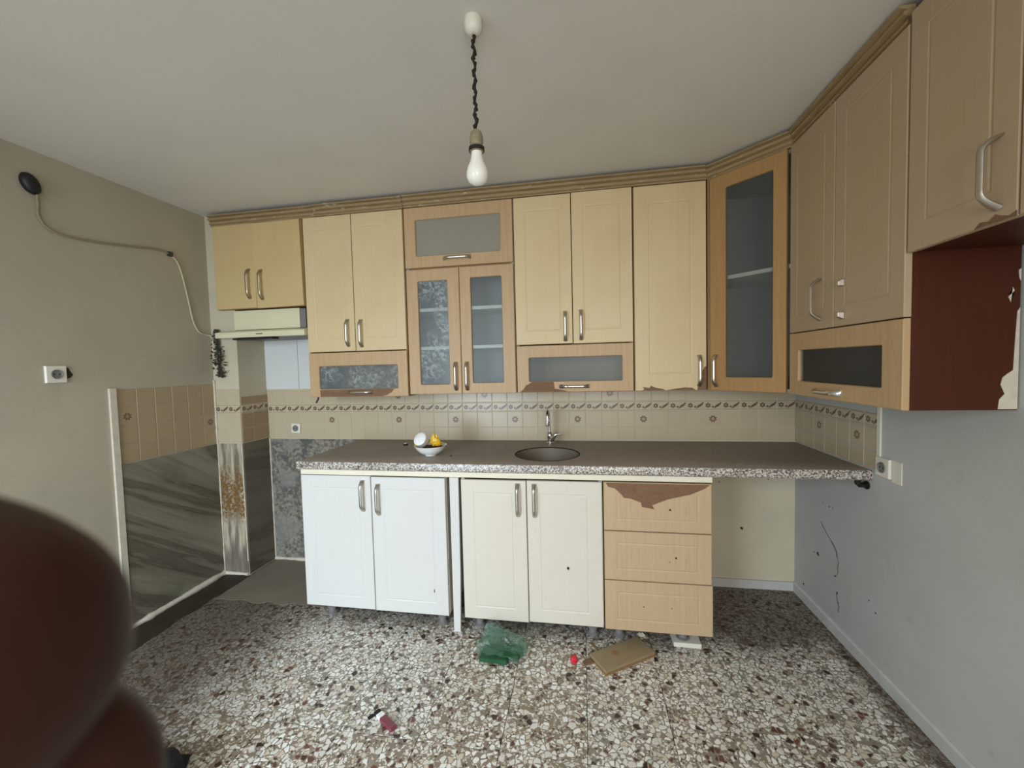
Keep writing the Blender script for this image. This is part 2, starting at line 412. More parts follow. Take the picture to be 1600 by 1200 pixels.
def rrect(x0, x1, z0, z1, r, y, k=4):
    out = []
    for cx, cz, a0 in ((x1-r, z0+r, -PI/2), (x1-r, z1-r, 0), (x0+r, z1-r, PI/2), (x0+r, z0+r, PI)):
        for i in range(k+1):
            a = a0 + PI/2*i/k; out.append((cx+r*math.cos(a), y, cz+r*math.sin(a)))
    return out
def rectloop(x0, x1, z0, z1, y): return [(x0, y, z0), (x1, y, z0), (x1, y, z1), (x0, y, z1)]

# ------------------------------------------------------------------ room shell
XL, ZC, YR = -3.524, 2.317, -3.90
PX, PY = -3.339, -.234           # corner pillar: right face, front face
T = .12
floor = struct('floor', MB().box((XL-T, YR-T, -.15), (T, T, -.012)), MT['cement'])
struct('ceiling', MB().box((XL-T, YR-T, ZC), (T, T, ZC+.12)), MT['ceiling'])
wl = struct('wall_left', MB().box((XL-T, YR-T, -.012), (XL, T, ZC)), MT['wall_left'])
wb = struct('wall_back', MB().box((XL, 0, -.012), (0, T, ZC)), MT['wall_back'])
wr = struct('wall_right', MB().box((0, YR-T, -.012), (T, T, ZC)), MT['wall_right'])
# rear wall with a balcony door opening (X -3.3..-2.12) and a window opening (X -1.35..-.35)
rear = MB()
rear.box((XL, YR-T, -.012), (-3.3, YR, ZC)).box((-3.3, YR-T, 2.1), (-2.12, YR, ZC)).box((-2.12, YR-T, -.012), (-1.35, YR, ZC))
rear.box((-1.35, YR-T, -.012), (-.35, YR, .88)).box((-1.35, YR-T, 2.02), (-.35, YR, ZC)).box((-.35, YR-T, -.012), (0, YR, ZC))
struct('wall_rear', rear, MT['wall_right'])
fr = MB()
for x0, x1, z0, z1 in ((-3.3, -2.12, -.012, 2.1),):
    fr.box((x0, YR-.07, z0), (x0+.05, YR-.02, z1)).box((x1-.05, YR-.07, z0), (x1, YR-.02, z1)).box((x0+.05, YR-.07, z1-.05), (x1-.05, YR-.02, z1))
struct('door_1', fr, MT['frame_white'])
fr = MB(); x0, x1, z0, z1 = -1.35, -.35, .88, 2.02
fr.box((x0, YR-.07, z0), (x0+.05, YR-.02, z1)).box((x1-.05, YR-.07, z0), (x1, YR-.02, z1)).box((x0+.05, YR-.07, z1-.05), (x1-.05, YR-.02, z1)).box((x0+.05, YR-.07, z0), (x1-.05, YR-.02, z0+.05))
struct('window_1', fr, MT['frame_white'])

# corner pillar
pil = struct('wall_pillar', MB().box((XL, PY, -.012), (PX, 0, ZC)), MT['pillar'])

# terrazzo floor tiles: each a piece of its own
xs = [XL] + [-1.18+.3*k for k in range(-7, 4) if XL+.02 < -1.18+.3*k < -.02] + [0.0]
ys = [YR] + [-.91+.3*k for k in range(-9, 4) if YR+.02 < -.91+.3*k < -.02] + [0.0]
tcache = {}
for i in range(len(xs)-1):
    for j in range(len(ys)-1):
        x0, x1, y0, y1 = xs[i]+.0008, xs[i+1]-.0008, ys[j]+.0008, ys[j+1]-.0008
        if x1 <= PX+.05 and y0 >= PY-.05: continue
        key = (round(x1-x0, 3), round(y1-y0, 3))
        if key not in tcache:
            wx, wy = key; c = .0012
            tcache[key] = MB().rings([[(0,0,-.012),(wx,0,-.012),(wx,wy,-.012),(0,wy,-.012)], [(0,0,-c),(wx,0,-c),(wx,wy,-c),(0,wy,-c)], [(c,c,0),(wx-c,c,0),(wx-c,wy-c,0),(c,wy-c,0)]]).mesh('floor_tile', MT['terrazzo'])
        o = link('floor_tile', tcache[key], floor, (x0, y0, 0))
        xc, yc = (x0+x1)/2, (y0+y1)/2
        dens, br = .88+random.uniform(-.06, .06), random.uniform(0, .3)
        if -1.78 < xc < -1.18 and -1.5 < yc < -.61: dens, br = .68, .8
        if xc < -1.78 and yc < -1.2: dens, br = .66, .8
        if xc > -.88 and yc < -.9: dens, br = .70, .35
        o.color = (dens, br, 0, 1)
# raised cement patch where a base unit once stood, and the black strip along the left wall
random.seed(3)
def ragged(x0, x1, y0, y1, side_noise=.02, n=14):
    pts = [(x0, y1), (x0, y0+random.uniform(-1, 1)*side_noise)]
    for k in range(1, n): pts.append((x0+(x1-x0)*k/n, y0+random.uniform(-1, 1)*side_noise))
    return pts + [(x1, y0), (x1, y1)]
part('cement_patch', MB().prismz(ragged(PX+.012, -2.62, -.5, -.003, .018), 0, .002), MT['cement'], floor)
g = [(XL+.002, PY-.004), (XL+.002, -1.12)] + [(PX+random.uniform(-.012, .012), -1.12+.05*k) for k in range(1, 9)] + [(PX+.0+random.uniform(-.012, .012), -.62+.04*k) for k in range(0, 9)] + [(PX+.004, PY-.004)]
part('grime_strip', MB().prismz(g, 0, .0025), MT['grime'], floor)

# ------------------------------------------------------------------ wall tiles (each a piece), stone cladding, sealant
def tile_mesh(wd, h, mat, th=.0028):
    c = .0015
    return MB().rings([rectloop(0, wd, 0, h, 0), rectloop(0, wd, 0, h, -th+c), rectloop(c, wd-c, c, h-c, -th)], cap0=False).mesh('wall_tile', mat)
wcache = {}
def tile(parent, x, y, z, wd, h, mat, rz):
    if wd < .012 or h < .012: return
    key = (round(wd, 3), round(h, 3), mat)
    if key not in wcache: wcache[key] = tile_mesh(key[0], key[1], MT[mat])
    link('wall_tile', wcache[key], parent, (x, y, z), (0, 0, rz))
G = .0038; P = .0967
rows = [(.862, .941), (.941, 1.038), (1.038, 1.098), (1.098, 1.2)]
ncol = int(3.339/P)+1
for c in range(ncol):
    xr = -P*c; xl = max(-P*(c+1), PX)
    for ri, (z0, z1) in enumerate(rows):
        m = 'tile_b' if ri == 2 else 'tile'
        if ri == 1 and c in (4, 8, 12, 16, 20, 24, 29): m = 'tile_f'
        if ri == 3 and c in (10, 18, 24): m = 'tile_f'
        tile(wb, xl+G/2, 0, z0+G/2, xr-xl-G, z1-z0-G, m, 0)
nr = 7
for c in range(nr):
    y0 = -P*c; y1 = max(-P*(c+1), -.657)
    for ri, (z0, z1) in enumerate(rows[:3]):
        m = 'tile_b' if ri == 2 else 'tile'
        if ri == 1 and c in (2, 5): m = 'tile_f'
        tile(wr, 0, y0-G/2, z0+G/2, y0-y1-G, z1-z0-G, m, -PI/2)
# right wall: plaster line above the tiles, white end strip
# left wall tiles: local x -> +Y when facing -X : rotation +90 deg
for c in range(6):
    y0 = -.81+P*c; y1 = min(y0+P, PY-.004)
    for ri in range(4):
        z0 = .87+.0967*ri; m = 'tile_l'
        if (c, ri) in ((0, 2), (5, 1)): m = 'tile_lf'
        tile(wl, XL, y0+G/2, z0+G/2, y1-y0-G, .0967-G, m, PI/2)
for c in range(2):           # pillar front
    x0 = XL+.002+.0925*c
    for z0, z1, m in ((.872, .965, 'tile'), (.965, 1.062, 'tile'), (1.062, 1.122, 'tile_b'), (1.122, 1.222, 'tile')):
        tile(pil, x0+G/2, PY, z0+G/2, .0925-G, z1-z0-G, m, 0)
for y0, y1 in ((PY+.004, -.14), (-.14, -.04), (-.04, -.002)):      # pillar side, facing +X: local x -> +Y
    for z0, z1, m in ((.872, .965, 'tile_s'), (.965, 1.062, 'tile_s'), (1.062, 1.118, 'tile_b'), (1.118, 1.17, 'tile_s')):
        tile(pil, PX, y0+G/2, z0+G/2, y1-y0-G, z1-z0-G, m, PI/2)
# stone cladding
for a, b in ((-.81, PY-.006),):
    part('marble_slab', MB().box((XL, a, .03), (XL+.008, b, .866)), MT['marble'], wl)
part('stone_facing', MB().box((XL+.009, PY-.005, .02), (PX-.002, PY, .868)), MT['stained'], pil)
part('marble_slab', MB().box((PX, PY+.002, .012), (PX+.006, -.003, .868)), MT['marble3'], pil)
part('marble_slab', MB().box((PX+.008, -.006, .02), (-2.3, 0, .858)), MT['marble2'], wb)
def bead(pts, r, parent):
    out = []
    for a, b in zip(pts, pts[1:]):
        a, b = Vector(a), Vector(b); n = max(2, int((b-a).length/.03))
        out += [a.lerp(b, k/n) for k in range(n)]
    out.append(Vector(pts[-1]))
    part('sealant_bead', MB().tube(out, [r*random.uniform(.7, 1.25) for _ in out], 6), MT['sealant'], parent, smooth=60)
bead([(XL+.008, -1.0, .012), (XL+.008, PY-.008, .014)], .017, wl)
bead([(XL+.010, PY-.006, .012), (PX-.002, PY-.006, .012)], .010, pil)
bead([(XL+.007, PY-.006, .02), (XL+.007, PY-.006, 1.28)], .006, pil)
bead([(PX-.002, PY-.003, .1), (PX-.002, PY-.003, .868)], .004, pil)
bead([(PX+.006, -.006, .012), (PX+.006, -.006, .865)], .006, wb)
bead([(PX+.01, -.008, .012), (-2.66, -.008, .012)], .012, wb)
# the white edging at the free end of the left wall cladding
struct('trim_1', MB().box((XL, -.842, 0), (XL+.012, -.812, 1.262)), MT['sealant'], 'whitish vertical edging at the end of the tiled left wall')
struct('trim_2', MB().box((-.006, -.678, .86), (0, -.660, 1.17)), MT['white_plastic'], 'narrow pale strip ending the tiles on the right wall')
# white panels behind the range hood
for x0, x1 in ((PX+.001, -3.088), (-3.084, -2.816)):
    part('white_panel', MB().box((x0, -.005, 1.204), (x1, 0, 1.75)), MT['white_board'], wb)
# skirting
struct('baseboard_right', MB().prism([(-.012, 0), (0, 0), (0, .058), (-.006, .058), (-.012, .05)], YR+.001, -.013), MT['baseboard'], smooth=None)
struct('baseboard_back', MB().box((-.62, -.012, 0), (-.001, 0, .05)), MT['baseboard'])
# cracks and holes in the right wall plaster
def crack(pts, wd, parent):
    mb = MB()
    for (y0, z0), (y1, z1) in zip(pts, pts[1:]):
        d = Vector((y1-y0, z1-z0)).normalized(); n = Vector((-d.y, d.x))*wd*random.uniform(.5, 1.2)/2
        mb.add([(-.0008, y0+n.x, z0+n.y), (-.0008, y1+n.x, z1+n.y), (-.0008, y1-n.x, z1-n.y), (-.0008, y0-n.x, z0-n.y), (0, y0+n.x, z0+n.y), (0, y1+n.x, z1+n.y), (0, y1-n.x, z1-n.y), (0, y0-n.x, z0-n.y)], [(0,1,2,3),(0,4,5,1),(1,5,6,2),(2,6,7,3),(3,7,4,0)])
    part('crack', mb, MT['crack'], parent)
crack([(-.26, .50), (-.31, .46), (-.345, .44), (-.37, .425), (-.392, .405), (-.398, .38)], .008, wr)
crack([(-.398, .38), (-.41, .36), (-.402, .335), (-.405, .31), (-.395, .285)], .005, wr)
crack([(-.395, .20), (-.402, .175), (-.415, .15), (-.41, .12)], .006, wr)
for y, z, r in ((-.236, .323, .011), (-.2, .315, .004), (-.384, .282, .006), (-.40, .207, .007), (-.41, .165, .004), (-.33, .60, .004), (-.36, .605, .003), (-.27, .60, .003), (-.1, .09, .006), (-.62, .30, .004), (-.66, .27, .004)):
    pts = [(y+r*random.uniform(.6, 1.2)*math.cos(2*PI*k/9), z+r*random.uniform(.6, 1.2)*math.sin(2*PI*k/9)) for k in range(9)]
    part('hole', MB().rings([[(0, a, b) for a, b in pts], [(-.0008, a, b) for a, b in pts]]), MT['dark'], wr)
for x, z, r in ((-.28, .35, .009), (-.33, .68, .006), (-.13, .70, .006), (-.14, .64, .004), (-.40, .62, .004)):
    pts = [(x+r*random.uniform(.5, 1.2)*math.cos(2*PI*k/9), z+r*random.uniform(.5, 1.3)*math.sin(2*PI*k/9)) for k in range(9)]
    part('hole', MB().rings([[(a, 0, b) for a, b in pts], [(a, -.0008, b) for a, b in pts]]), MT['dark'], wb)

# ------------------------------------------------------------------ cabinet parts
TD = .018
def handle_mesh(L, name, mat, out=.028, wd=.0095, th=.004):
    mb = MB(); rr = []; n = 20
    for i in range(n+1):
        t = i/n; z = L*t
        # flat-topped bow: rises within the first and last fifth
        e = min(t, 1-t)/.22; e = min(1, e); s = math.sin(e*PI/2)
        y = -out*s
        wdt = wd*(1.25-.45*s); tht = th*(1.6-.6*s)
        # tangent
        dt = 1e-3; t2 = min(1, t+dt); e2 = min(1, min(t2, 1-t2)/.22); y2 = -out*math.sin(e2*PI/2)
        tz, ty = L*dt, y2-y; l = math.hypot(tz, ty) or 1
        if e >= 1: tz, ty, l = 1, 0, 1
        ny, nz = tz/l, -ty/l
        rr.append([(wdt*math.cos(2*PI*k/8), y+ny*tht*math.sin(2*PI*k/8), z+nz*tht*math.sin(2*PI*k/8)) for k in range(8)])
    mb.rings(rr)
    return mb.mesh(name, mat, 50)
HM = {'nickel': handle_mesh(.16, 'handle', MT['nickel']), 'chrome': handle_mesh(.16, 'handle', MT['chrome']), 'brass': handle_mesh(.18, 'handle', MT['brass']),
      'wide': handle_mesh(.155, 'handle', MT['nickel'], .036, .010, .0045)}
def vhandle(door, x, z, kind='nickel'): return link('handle', HM[kind], door, (x, -TD, z))
def hhandle(door, x, z, kind='nickel', L=.16): return link('handle', HM[kind], door, (x, -TD, z), (0, PI/2, 0))
def solid_door(parent, x0, z0, wd, h, mat, gx=.062, gz=.075, groove=True, name='door', depth=.0016):
    b = .0025; t = TD; rr = [rectloop(0, wd, 0, h, 0), rectloop(0, wd, 0, h, -t+b), rectloop(b, wd-b, b, h-b, -t)]
    if groove:
        for d, y in ((-.005, -t), (-.001, -t+depth), (.001, -t+depth), (.005, -t)):
            rr.append(rectloop(gx+d, wd-gx-d, gz+d, h-gz-d, y))
    return part(name, MB().rings(rr), mat, parent, (x0, 0, z0))
def glass_door(parent, x0, z0, wd, h, mat, op, glass, name='door'):
    a, b_, c, d = op; t = TD; b = .0025
    rr = [rrect(0, wd, 0, h, .0005, 0), rrect(0, wd, 0, h, .0005, -t+b), rrect(b, wd-b, b, h-b, .0005, -t),
          rrect(a-.003, b_+.003, c-.003, d+.003, .009, -t), rrect(a, b_, c, d, .007, -t+.004), rrect(a, b_, c, d, .007, 0)]
    o = part(name, MB().rings(rr, closed=True), mat, parent, (x0, 0, z0))
    part('pane', MB().rings([rrect(a, b_, c, d, .007, -.004), rrect(a, b_, c, d, .007, -.008)]), glass, o)
    return o
def patch(door, poly, name='peeled_patch', mat='mdf', y=-TD):
    return part(name, MB().prism(poly, y-.0008, y), MT[mat], door)
def carcass(parent, wd, d, h, mat, inner=None, top=True, b=.016):
    mb = MB().box((0, 0, 0), (b, d, h)).box((wd-b, 0, 0), (wd, d, h)).box((b, 0, 0), (wd-b, d, b)).box((b, d-.006, b), (wd-b, d, h-b))
    if top: mb.box((b, 0, h-b), (wd-b, d, h))
    else: mb.box((b, d-.006, h-b), (wd-b, d, h))
    return part('body', mb, mat, parent)
def shelf(parent, wd, d, z, mat='shelf', y0=.004): return part('shelf', MB().box((.016, y0, z), (wd-.016, d-.006, z+.018)), MT[mat], parent)

YF, UD = -.260, .250        # front of the carcasses, depth
ZU, ZM, ZT = 1.172, 1.433, 2.237
# --- A: cabinet over the hood
A = thing('wall_cabinet', 'short yellowed two-door wall cabinet above the range hood', 'cabinet', (-3.432, YF, 1.72))
wA, hA = .61, ZT-1.72
mb = MB().box((0, 0, 0), (.095, .022, hA)).box((.1, .022, 0), (.116, .25, hA)).box((wA-.016, 0, 0), (wA, .25, hA)).box((.116, .004, 0), (wA-.016, .25, .016)).box((.116, .004, hA-.016), (wA-.016, .25, hA)).box((.116, .244, .016), (wA-.016, .25, hA-.016))
part('body', mb, MT['edge'], A)
d1 = solid_door(A, .002, .002, .286, hA-.004, MT['greasy'], groove=False); vhandle(d1, .245, .058, 'brass')
d2 = solid_door(A, .291, -.002, .314, hA-.002, MT['greasy'], groove=False); vhandle(d2, .042, .052, 'brass'); d2.rotation_euler = (0, math.radians(-.9), math.radians(1.2))
# --- B
wB = .634
B = thing('wall_cabinet', 'cream two-door wall cabinet left of the glazed cabinet, chipped flap below', 'cabinet', (-2.808, YF, ZU-.008))
carcass(B, wB, UD, ZT-ZU+.008, MT['edge'])
d = solid_door(B, .002, .272, .309, .798, MT['cream']); vhandle(d, .266, .03)
d = solid_door(B, .315, .272, .317, .798, MT['cream']); vhandle(d, .038, .024)
fB = glass_door(B, .002, 0, wB-.004, .266, MT['beech'], (.065, .568, .048, .186), MT['glass_e'], 'flap')
hhandle(fB, .25, .027, 'chrome')
patch(fB, [(.068, .002), (.47, .002), (.50, .010), (.525, .024), (.545, .044), (.5, .047), (.3, .045), (.066, .043)])
# --- C glazed cabinet
wC = .630
Cc = thing('wall_cabinet', 'tall beech wall cabinet with two frosted glass doors under a glazed flap', 'cabinet', (-2.168, YF, ZU+.002))
hC = ZT-ZU-.002
carcass(Cc, wC, UD, hC, MT['inside'])
part('divider', MB().box((.016, .002, .706), (wC-.016, UD-.006, .724)), MT['edge'], Cc)
for z in (.255, .475): shelf(Cc, wC, UD, z, y0=.001)
fC = glass_door(Cc, .002, .722, wC-.004, hC-.724, MT['beech'], (.067, .557, .066, .268), MT['glass_w'], 'flap'); hhandle(fC, .23, .042)
dl = glass_door(Cc, .004, 0, .312, .712, MT['beech'], (.068, .243, .055, .645), MT['glass_e']); vhandle(dl, .28, .022)
dr = glass_door(Cc, .319, 0, .309, .712, MT['beech'], (.064, .24, .06, .65), MT['glass']); vhandle(dr, .03, .022)
# --- D
wD = .628
D = thing('wall_cabinet', 'cream two-door wall cabinet above the sink with a glazed chipped flap', 'cabinet', (-1.534, YF, ZU+.002))
carcass(D, wD, UD, ZT-ZU-.002, MT['edge'])
d = solid_door(D, .002, .265, .308, .796, MT['cream']); vhandle(d, .27, .015)
d = solid_door(D, .314, .263, .312, .8, MT['cream']); vhandle(d, .042, .02)
fD = glass_door(D, .002, .002, wD-.004, .256, MT['beech'], (.067, .566, .058, .19), MT['glass'], 'flap'); hhandle(fD, .235, .03, 'chrome')
patch(fD, [(.012, .002), (.28, .002), (.245, .012), (.206, .018), (.2, .056), (.085, .057), (.05, .04), (.03, .014)])
# --- E
wE = .36
E_ = thing('wall_cabinet', 'tall cream single-door wall cabinet with a torn bottom edge beside the corner cabinet', 'cabinet', (-.902, YF, ZU+.002))
carcass(E_, wE, UD, ZT-ZU-.002, MT['edge'])
d = solid_door(E_, .003, .002, wE-.006, ZT-ZU-.006, MT['cream'], .075, .09); vhandle(d, .318, .022)
patch(d, [(.03, .001), (.15, .001), (.14, .008), (.10, .016), (.078, .026), (.07, .014), (.05, .018), (.035, .02), (.045, .008)])
patch(d, [(.155, .001), (.30, .001), (.285, .012), (.25, .015), (.2, .009)])
patch(d, [(.308, .001), (.353, .001), (.353, .124), (.343, .118), (.328, .085), (.318, .045)])
# --- F corner cabinet, turned 45 degrees
F = thing('corner_cabinet', 'diagonal corner wall cabinet with one tall glazed beech door', 'cabinet', (-.54+.0127, -.278+.0127, ZU+.002), -PI/4)
inv = Matrix.Rotation(PI/4, 3, 'Z')
def FL(x, y): v = inv @ Vector((x-(-.54+.0127), y-(-.278+.0127), 0)); return (v.x, v.y)
hF = ZT-ZU-.002
pent = [FL(-.534, -.256), FL(-.256, -.534), FL(-.01, -.534), FL(-.01, -.01), FL(-.534, -.01)]
mb = MB().prismz(pent, 0, .016).prismz(pent, hF-.016, hF)
def slab(a, b, th):
    a, b = Vector(a), Vector(b); dd = (b-a).normalized(); n = Vector((-dd.y, dd.x))*th
    mb.prismz([tuple(a), tuple(b), tuple(b+n), tuple(a+n)], .016, hF-.016)
for k in (1, 2, 3, 4): slab(pent[k], pent[(k+1) % 5], .01)
part('body', mb, MT['inside'], F)
pin = [FL(-.52, -.245), FL(-.245, -.52), FL(-.022, -.52), FL(-.022, -.022), FL(-.52, -.022)]
part('shelf', MB().prismz(pin, .555, .573), MT['shelf'], F)
dF = glass_door(F, .012, .001, .347, hF-.003, MT['beech_dark'], (.079, .291, .068, hF-.07), MT['glass_d']); vhandle(dF, .032, .022)
part('stile', MB().box((-.004, -.012, 0), (.010, 0, hF)), MT['edge'], F)
# --- G right wall cabinet
Gc = thing('wall_cabinet', 'cream two-door cabinet on the right wall with a glazed beech flap below', 'cabinet', (-.260, -.545, ZU), -PI/2)
wG, hG = .655, ZT-ZU
carcass(Gc, wG, UD+.006, hG, MT['cherry'])
d = solid_door(Gc, .002, .266, .318, hG-.268, MT['cream_shaded']); vhandle(d, .235, .035, 'wide')
d = solid_door(Gc, .324, .266, .33, hG-.268, MT['cream_shaded'])
for z, s in ((.035, 1), (.15, -1)):       # what is left of the broken handle
    st = MB().rings([[(.052+u*k1, -TD, z+v*k1) for u, v in ((-.009, -.013), (.009, -.013), (.009, .013), (-.009, .013))] for k1 in (1,)] + [[(.052+u, -TD-.02, z+s*.004+v) for u, v in ((-.007, -.008), (.007, -.008), (.007, .008), (-.007, .008))]])
    bevel(part('handle_stub', st, MT['nickel'], d), .002)
fG = glass_door(Gc, .002, 0, wG-.004, .262, MT['beech'], (.075, .565, .06, .19), MT['glass_d'], 'flap'); hhandle(fG, .21, .028, 'chrome')
# plaster smeared over the dark side panel along the wall
def smear(poly): part('plaster_smear', MB().rings([[(wG, b, c) for b, c in poly], [(wG+.0012, b, c) for b, c in poly]]), MT['sealant'], Gc)
e = UD+.006
smear([(e, .003), (e-.045, .003), (e-.042, .03), (e-.03, .045), (e-.04, .07), (e-.036, .09), (e-.025, .10), (e-.012, .11), (e-.009, .2), (e-.006, .27), (e, .28)])
smear([(e-.028, .31), (e-.014, .325), (e-.018, .335), (e-.022, .295)])
smear([(e-.004, .36), (e, .35), (e, .385), (e-.006, .38)])
# --- H cabinet over the empty fridge bay
H = thing('wall_cabinet', 'high cream cabinet above the empty appliance bay on the right wall', 'cabinet', (-.260, -1.204, 1.617), -PI/2)
wH, hH = .60, 2.262-1.617
carcass(H, wH, UD+.006, hH, MT['cherry'])
d = solid_door(H, .002, -.002, .296, hH, MT['cream_shaded']); vhandle(d, .255, .03, 'wide')
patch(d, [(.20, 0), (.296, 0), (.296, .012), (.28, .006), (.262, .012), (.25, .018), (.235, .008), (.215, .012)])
d = solid_door(H, .302, -.002, .296, hH, MT['cream_shaded']); vhandle(d, .255, .03, 'wide')

# ------------------------------------------------------------------ crown moulding along the cabinet tops
prof = [(0, 0), (.010, 0), (.010, .008), (.020, .012), (.020, .022), (.012, .025), (.012, .029), (.030, .034), (.030, .044), (.022, .047), (.022, .050), (.040, .054), (.040, .060), (0, .060)]
path = [Vector((-3.45, YF)), Vector((-.536, YF)), Vector((YF, -.536)), Vector((YF, -1.178))]
def crown(name, a, b, na, nb, dz=0.0, do=0.0, label=None):
    rr = []
    for p, n in ((a, na), (b, nb)):
        rr.append([(p.x+n.x*(o+do), p.y+n.y*(o+do), 2.240+dz+z) for o, z in prof])
    return struct(name, MB().rings(rr), MT['crown'], label)
nb_ = Vector((0, -1)); nd = Vector((-1, -1)).normalized(); nr_ = Vector((-1, 0))
mit1 = (nb_+nd).normalized()/math.cos(PI/8); mit2 = (nd+nr_).normalized()/math.cos(PI/8)
crown('trim_3', path[0], Vector((-2.735, YF)), nb_, nb_, -.002, -.004, 'dull stretch of crown moulding above the hood cabinet')
crown('trim_4', Vector((-2.733, YF)), Vector((-2.172, YF)), nb_, nb_, 0, 0, 'short crown moulding piece above the left cream cabinet')
crown('trim_5', Vector((-2.170, YF)), path[1], nb_, mit1, .003, -.003, 'long crown moulding above glazed, sink and single-door cabinets')
crown('trim_6', path[1], path[2], mit1, mit2, .001, -.009, 'short diagonal crown moulding above the corner cabinet')
crown('trim_7', path[2], path[3], mit2, nr_, .001, -.012, 'crown moulding above the right wall cabinet')

# ------------------------------------------------------------------ range hood
hood = thing('range_hood', 'old yellowed white range hood under the short left cabinet', 'hood', (-3.335, -.25, 1.542))
mb = MB().box((0, 0, .05), (.46, .235, .17))
bevel(part('housing', mb, MT['old_white'], hood), .002)
part('side_vent', MB().box((.462, .006, .05), (.498, .2, .166)), MT['grey_foot'], hood)
visor = MB().rings([[(x, -.055, z) for x, z in ((-.09, -.002), (.525, -.002), (.525, .032), (-.09, .032))], [(x, -.006, z) for x, z in ((-.095, .0), (.525, .0), (.525, .046), (-.095, .046))], [(x, .012, z) for x, z in ((-.095, .0), (.525, .0), (.525, .048), (-.095, .048))]])
bevel(part('visor', visor, MT['old_white'], hood), .003)
part('underside', MB().box((.0, .014, -.006), (.50, .23, .048)), MT['grey_foot'], hood)
part('badge', MB().box((.20, -.057, .014), (.245, -.0545, .020)), MT['badge'], hood)
part('filter_grille', MB().box((.02, -.04, -.014), (.30, .012, -.004)), MT['black'], hood)

# ------------------------------------------------------------------ worktop, sink, faucet
XC0, YC0, ZC1 = -2.651, -.634, .858
sx, sy, sr = -1.366, -.385, .168
wt = MB(); N = 64
X0, X1, Y0, Y1 = XC0, -.002, YC0, -.004
angs = sorted([2*PI*k/N for k in range(N)] + [math.atan2(y-sy, x-sx) % (2*PI) for x, y in ((X0, Y0), (X1, Y0), (X1, Y1), (X0, Y1))])
def hit(a):
    c, s = math.cos(a), math.sin(a); t = 1e9
    for lim, dd, o in ((X1, c, sx), (X0, c, sx), (Y1, s, sy), (Y0, s, sy)):
        if abs(dd) > 1e-9:
            k = (lim-o)/dd
            if k > 0: t = min(t, k)
    return (sx+c*t, sy+s*t)
cir = [(sx+sr*math.cos(a), sy+sr*math.sin(a)) for a in angs]; out = [hit(a) for a in angs]
cl = lambda p, e: (min(max(p[0], X0+e), X1-e), min(max(p[1], Y0+e), Y1-e))
e = .006
rr = [[(x, y, ZC1-.043) for x, y in cir], [(x, y, ZC1-.043) for x, y in [cl(p, e) for p in out]], [(x, y, ZC1-.043+e) for x, y in out], [(x, y, ZC1-e) for x, y in out],
      [(*cl(p, .002), ZC1-.002) for p in out], [(*cl(p, e), ZC1) for p in out], [(x, y, ZC1) for x, y in cir]]
wt.rings(rr, closed=True)
worktop = link('worktop', wt.mesh('worktop', MT['granite'], 30)); tag(worktop, 'long dusty speckled granite worktop over the base cabinets', 'worktop')
sk = thing('sink', 'round grey sink bowl set into the granite worktop', 'sink', (sx, sy, ZC1))
part('bowl', MB().lathe([(.166, .0005), (.166, -.02), (.160, -.07), (.135, -.118), (.06, -.132), (.02, -.134), (.02, -.138), (.062, -.137), (.139, -.123), (.1645, -.072), (.1675, -.02), (.1675, .0005)], n=48), MT['granite_raw'], sk, smooth=40)
part('rim', MB().lathe([(.1655, -.004), (.1655, .0012), (.168, .002), (.171, .0012), (.172, .0002)], n=48), MT['dark'], sk, smooth=60)
part('drain', MB().lathe([(.0, -.1325), (.022, -.1325), (.024, -.130), (.02, -.129), (0, -.129)], n=20), MT['chrome'], sk, smooth=50)
fa = thing('faucet', 'slim chrome faucet with an arched spout behind the sink', 'faucet', (-1.372, -.105, ZC1))
part('body', MB().lathe([(.0, 0), (.022, 0), (.022, .006), (.014, .010), (.012, .03), (.016, .04), (.017, .052), (.012, .064), (.006, .07), (0, .07)], n=20), MT['chrome'], fa, smooth=50)
sp = [(0, 0, .06), (-.004, 0, .11), (-.005, 0, .16)] + [(-.006, -.045+.045*math.cos(a), .17+.03*math.sin(a)) for a in [PI*k/10 for k in range(0, 11)]] + [(-.006, -.09, .14)]
part('spout', MB().tube(sp, .0075, 12), MT['chrome'], fa, smooth=60)
part('aerator', MB().lathe([(0, .118), (.010, .118), (.011, .125), (.010, .142), (0, .143)], (-.006, -.09, 0), 14), MT['chrome'], fa, smooth=40)
part('lever', MB().tube([(.004, -.01, .012), (.018, -.02, .03), (.034, -.03, .058), (.05, -.032, .062), (.075, -.034, .064)], [.008, .011, .011, .006, .004], 10), MT['chrome'], fa, smooth=50)

# ------------------------------------------------------------------ base units
YB = -.594; HB = .784
def leg_mesh():
    return MB().lathe([(0, 0), (.028, 0), (.029, .008), (.02, .014), (.018, .03), (.024, .034), (.024, .044), (.018, .048), (.018, .084), (0, .084)], n=18).mesh('leg', MT['grey_foot'], 40)
LM = leg_mesh()
def base_unit(label, x0, wd, mat, legs, dz=.084):
    o = thing('base_cabinet', label, 'cabinet', (x0, YB, 0))
    b = .016; d = .56; z0, z1 = dz, HB-.006
    mb = MB().box((0, 0, z0), (b, d, z1)).box((wd-b, 0, z0), (wd, d, z1)).box((b, 0, z0), (wd-b, d, z0+b)).box((b, d-.006, z0+b), (wd-b, d, z1))
    part('body', mb, MT[mat], o)
    for lx, ly in legs: link('leg', LM, o, (lx, ly, 0))
    return o
b1 = base_unit('white two-door base cabinet at the left end of the worktop', -2.648, .795, 'cream_white', ((.10, .06), (.735, .05), (.1, .5), (.735, .5)))
d = solid_door(b1, .002, .081, .393, .7, MT['white_lam'], .066, .066); vhandle(d, .35, .52)
d = solid_door(b1, .399, .079, .393, .699, MT['white_lam'], .066, .066); vhandle(d, .038, .505)
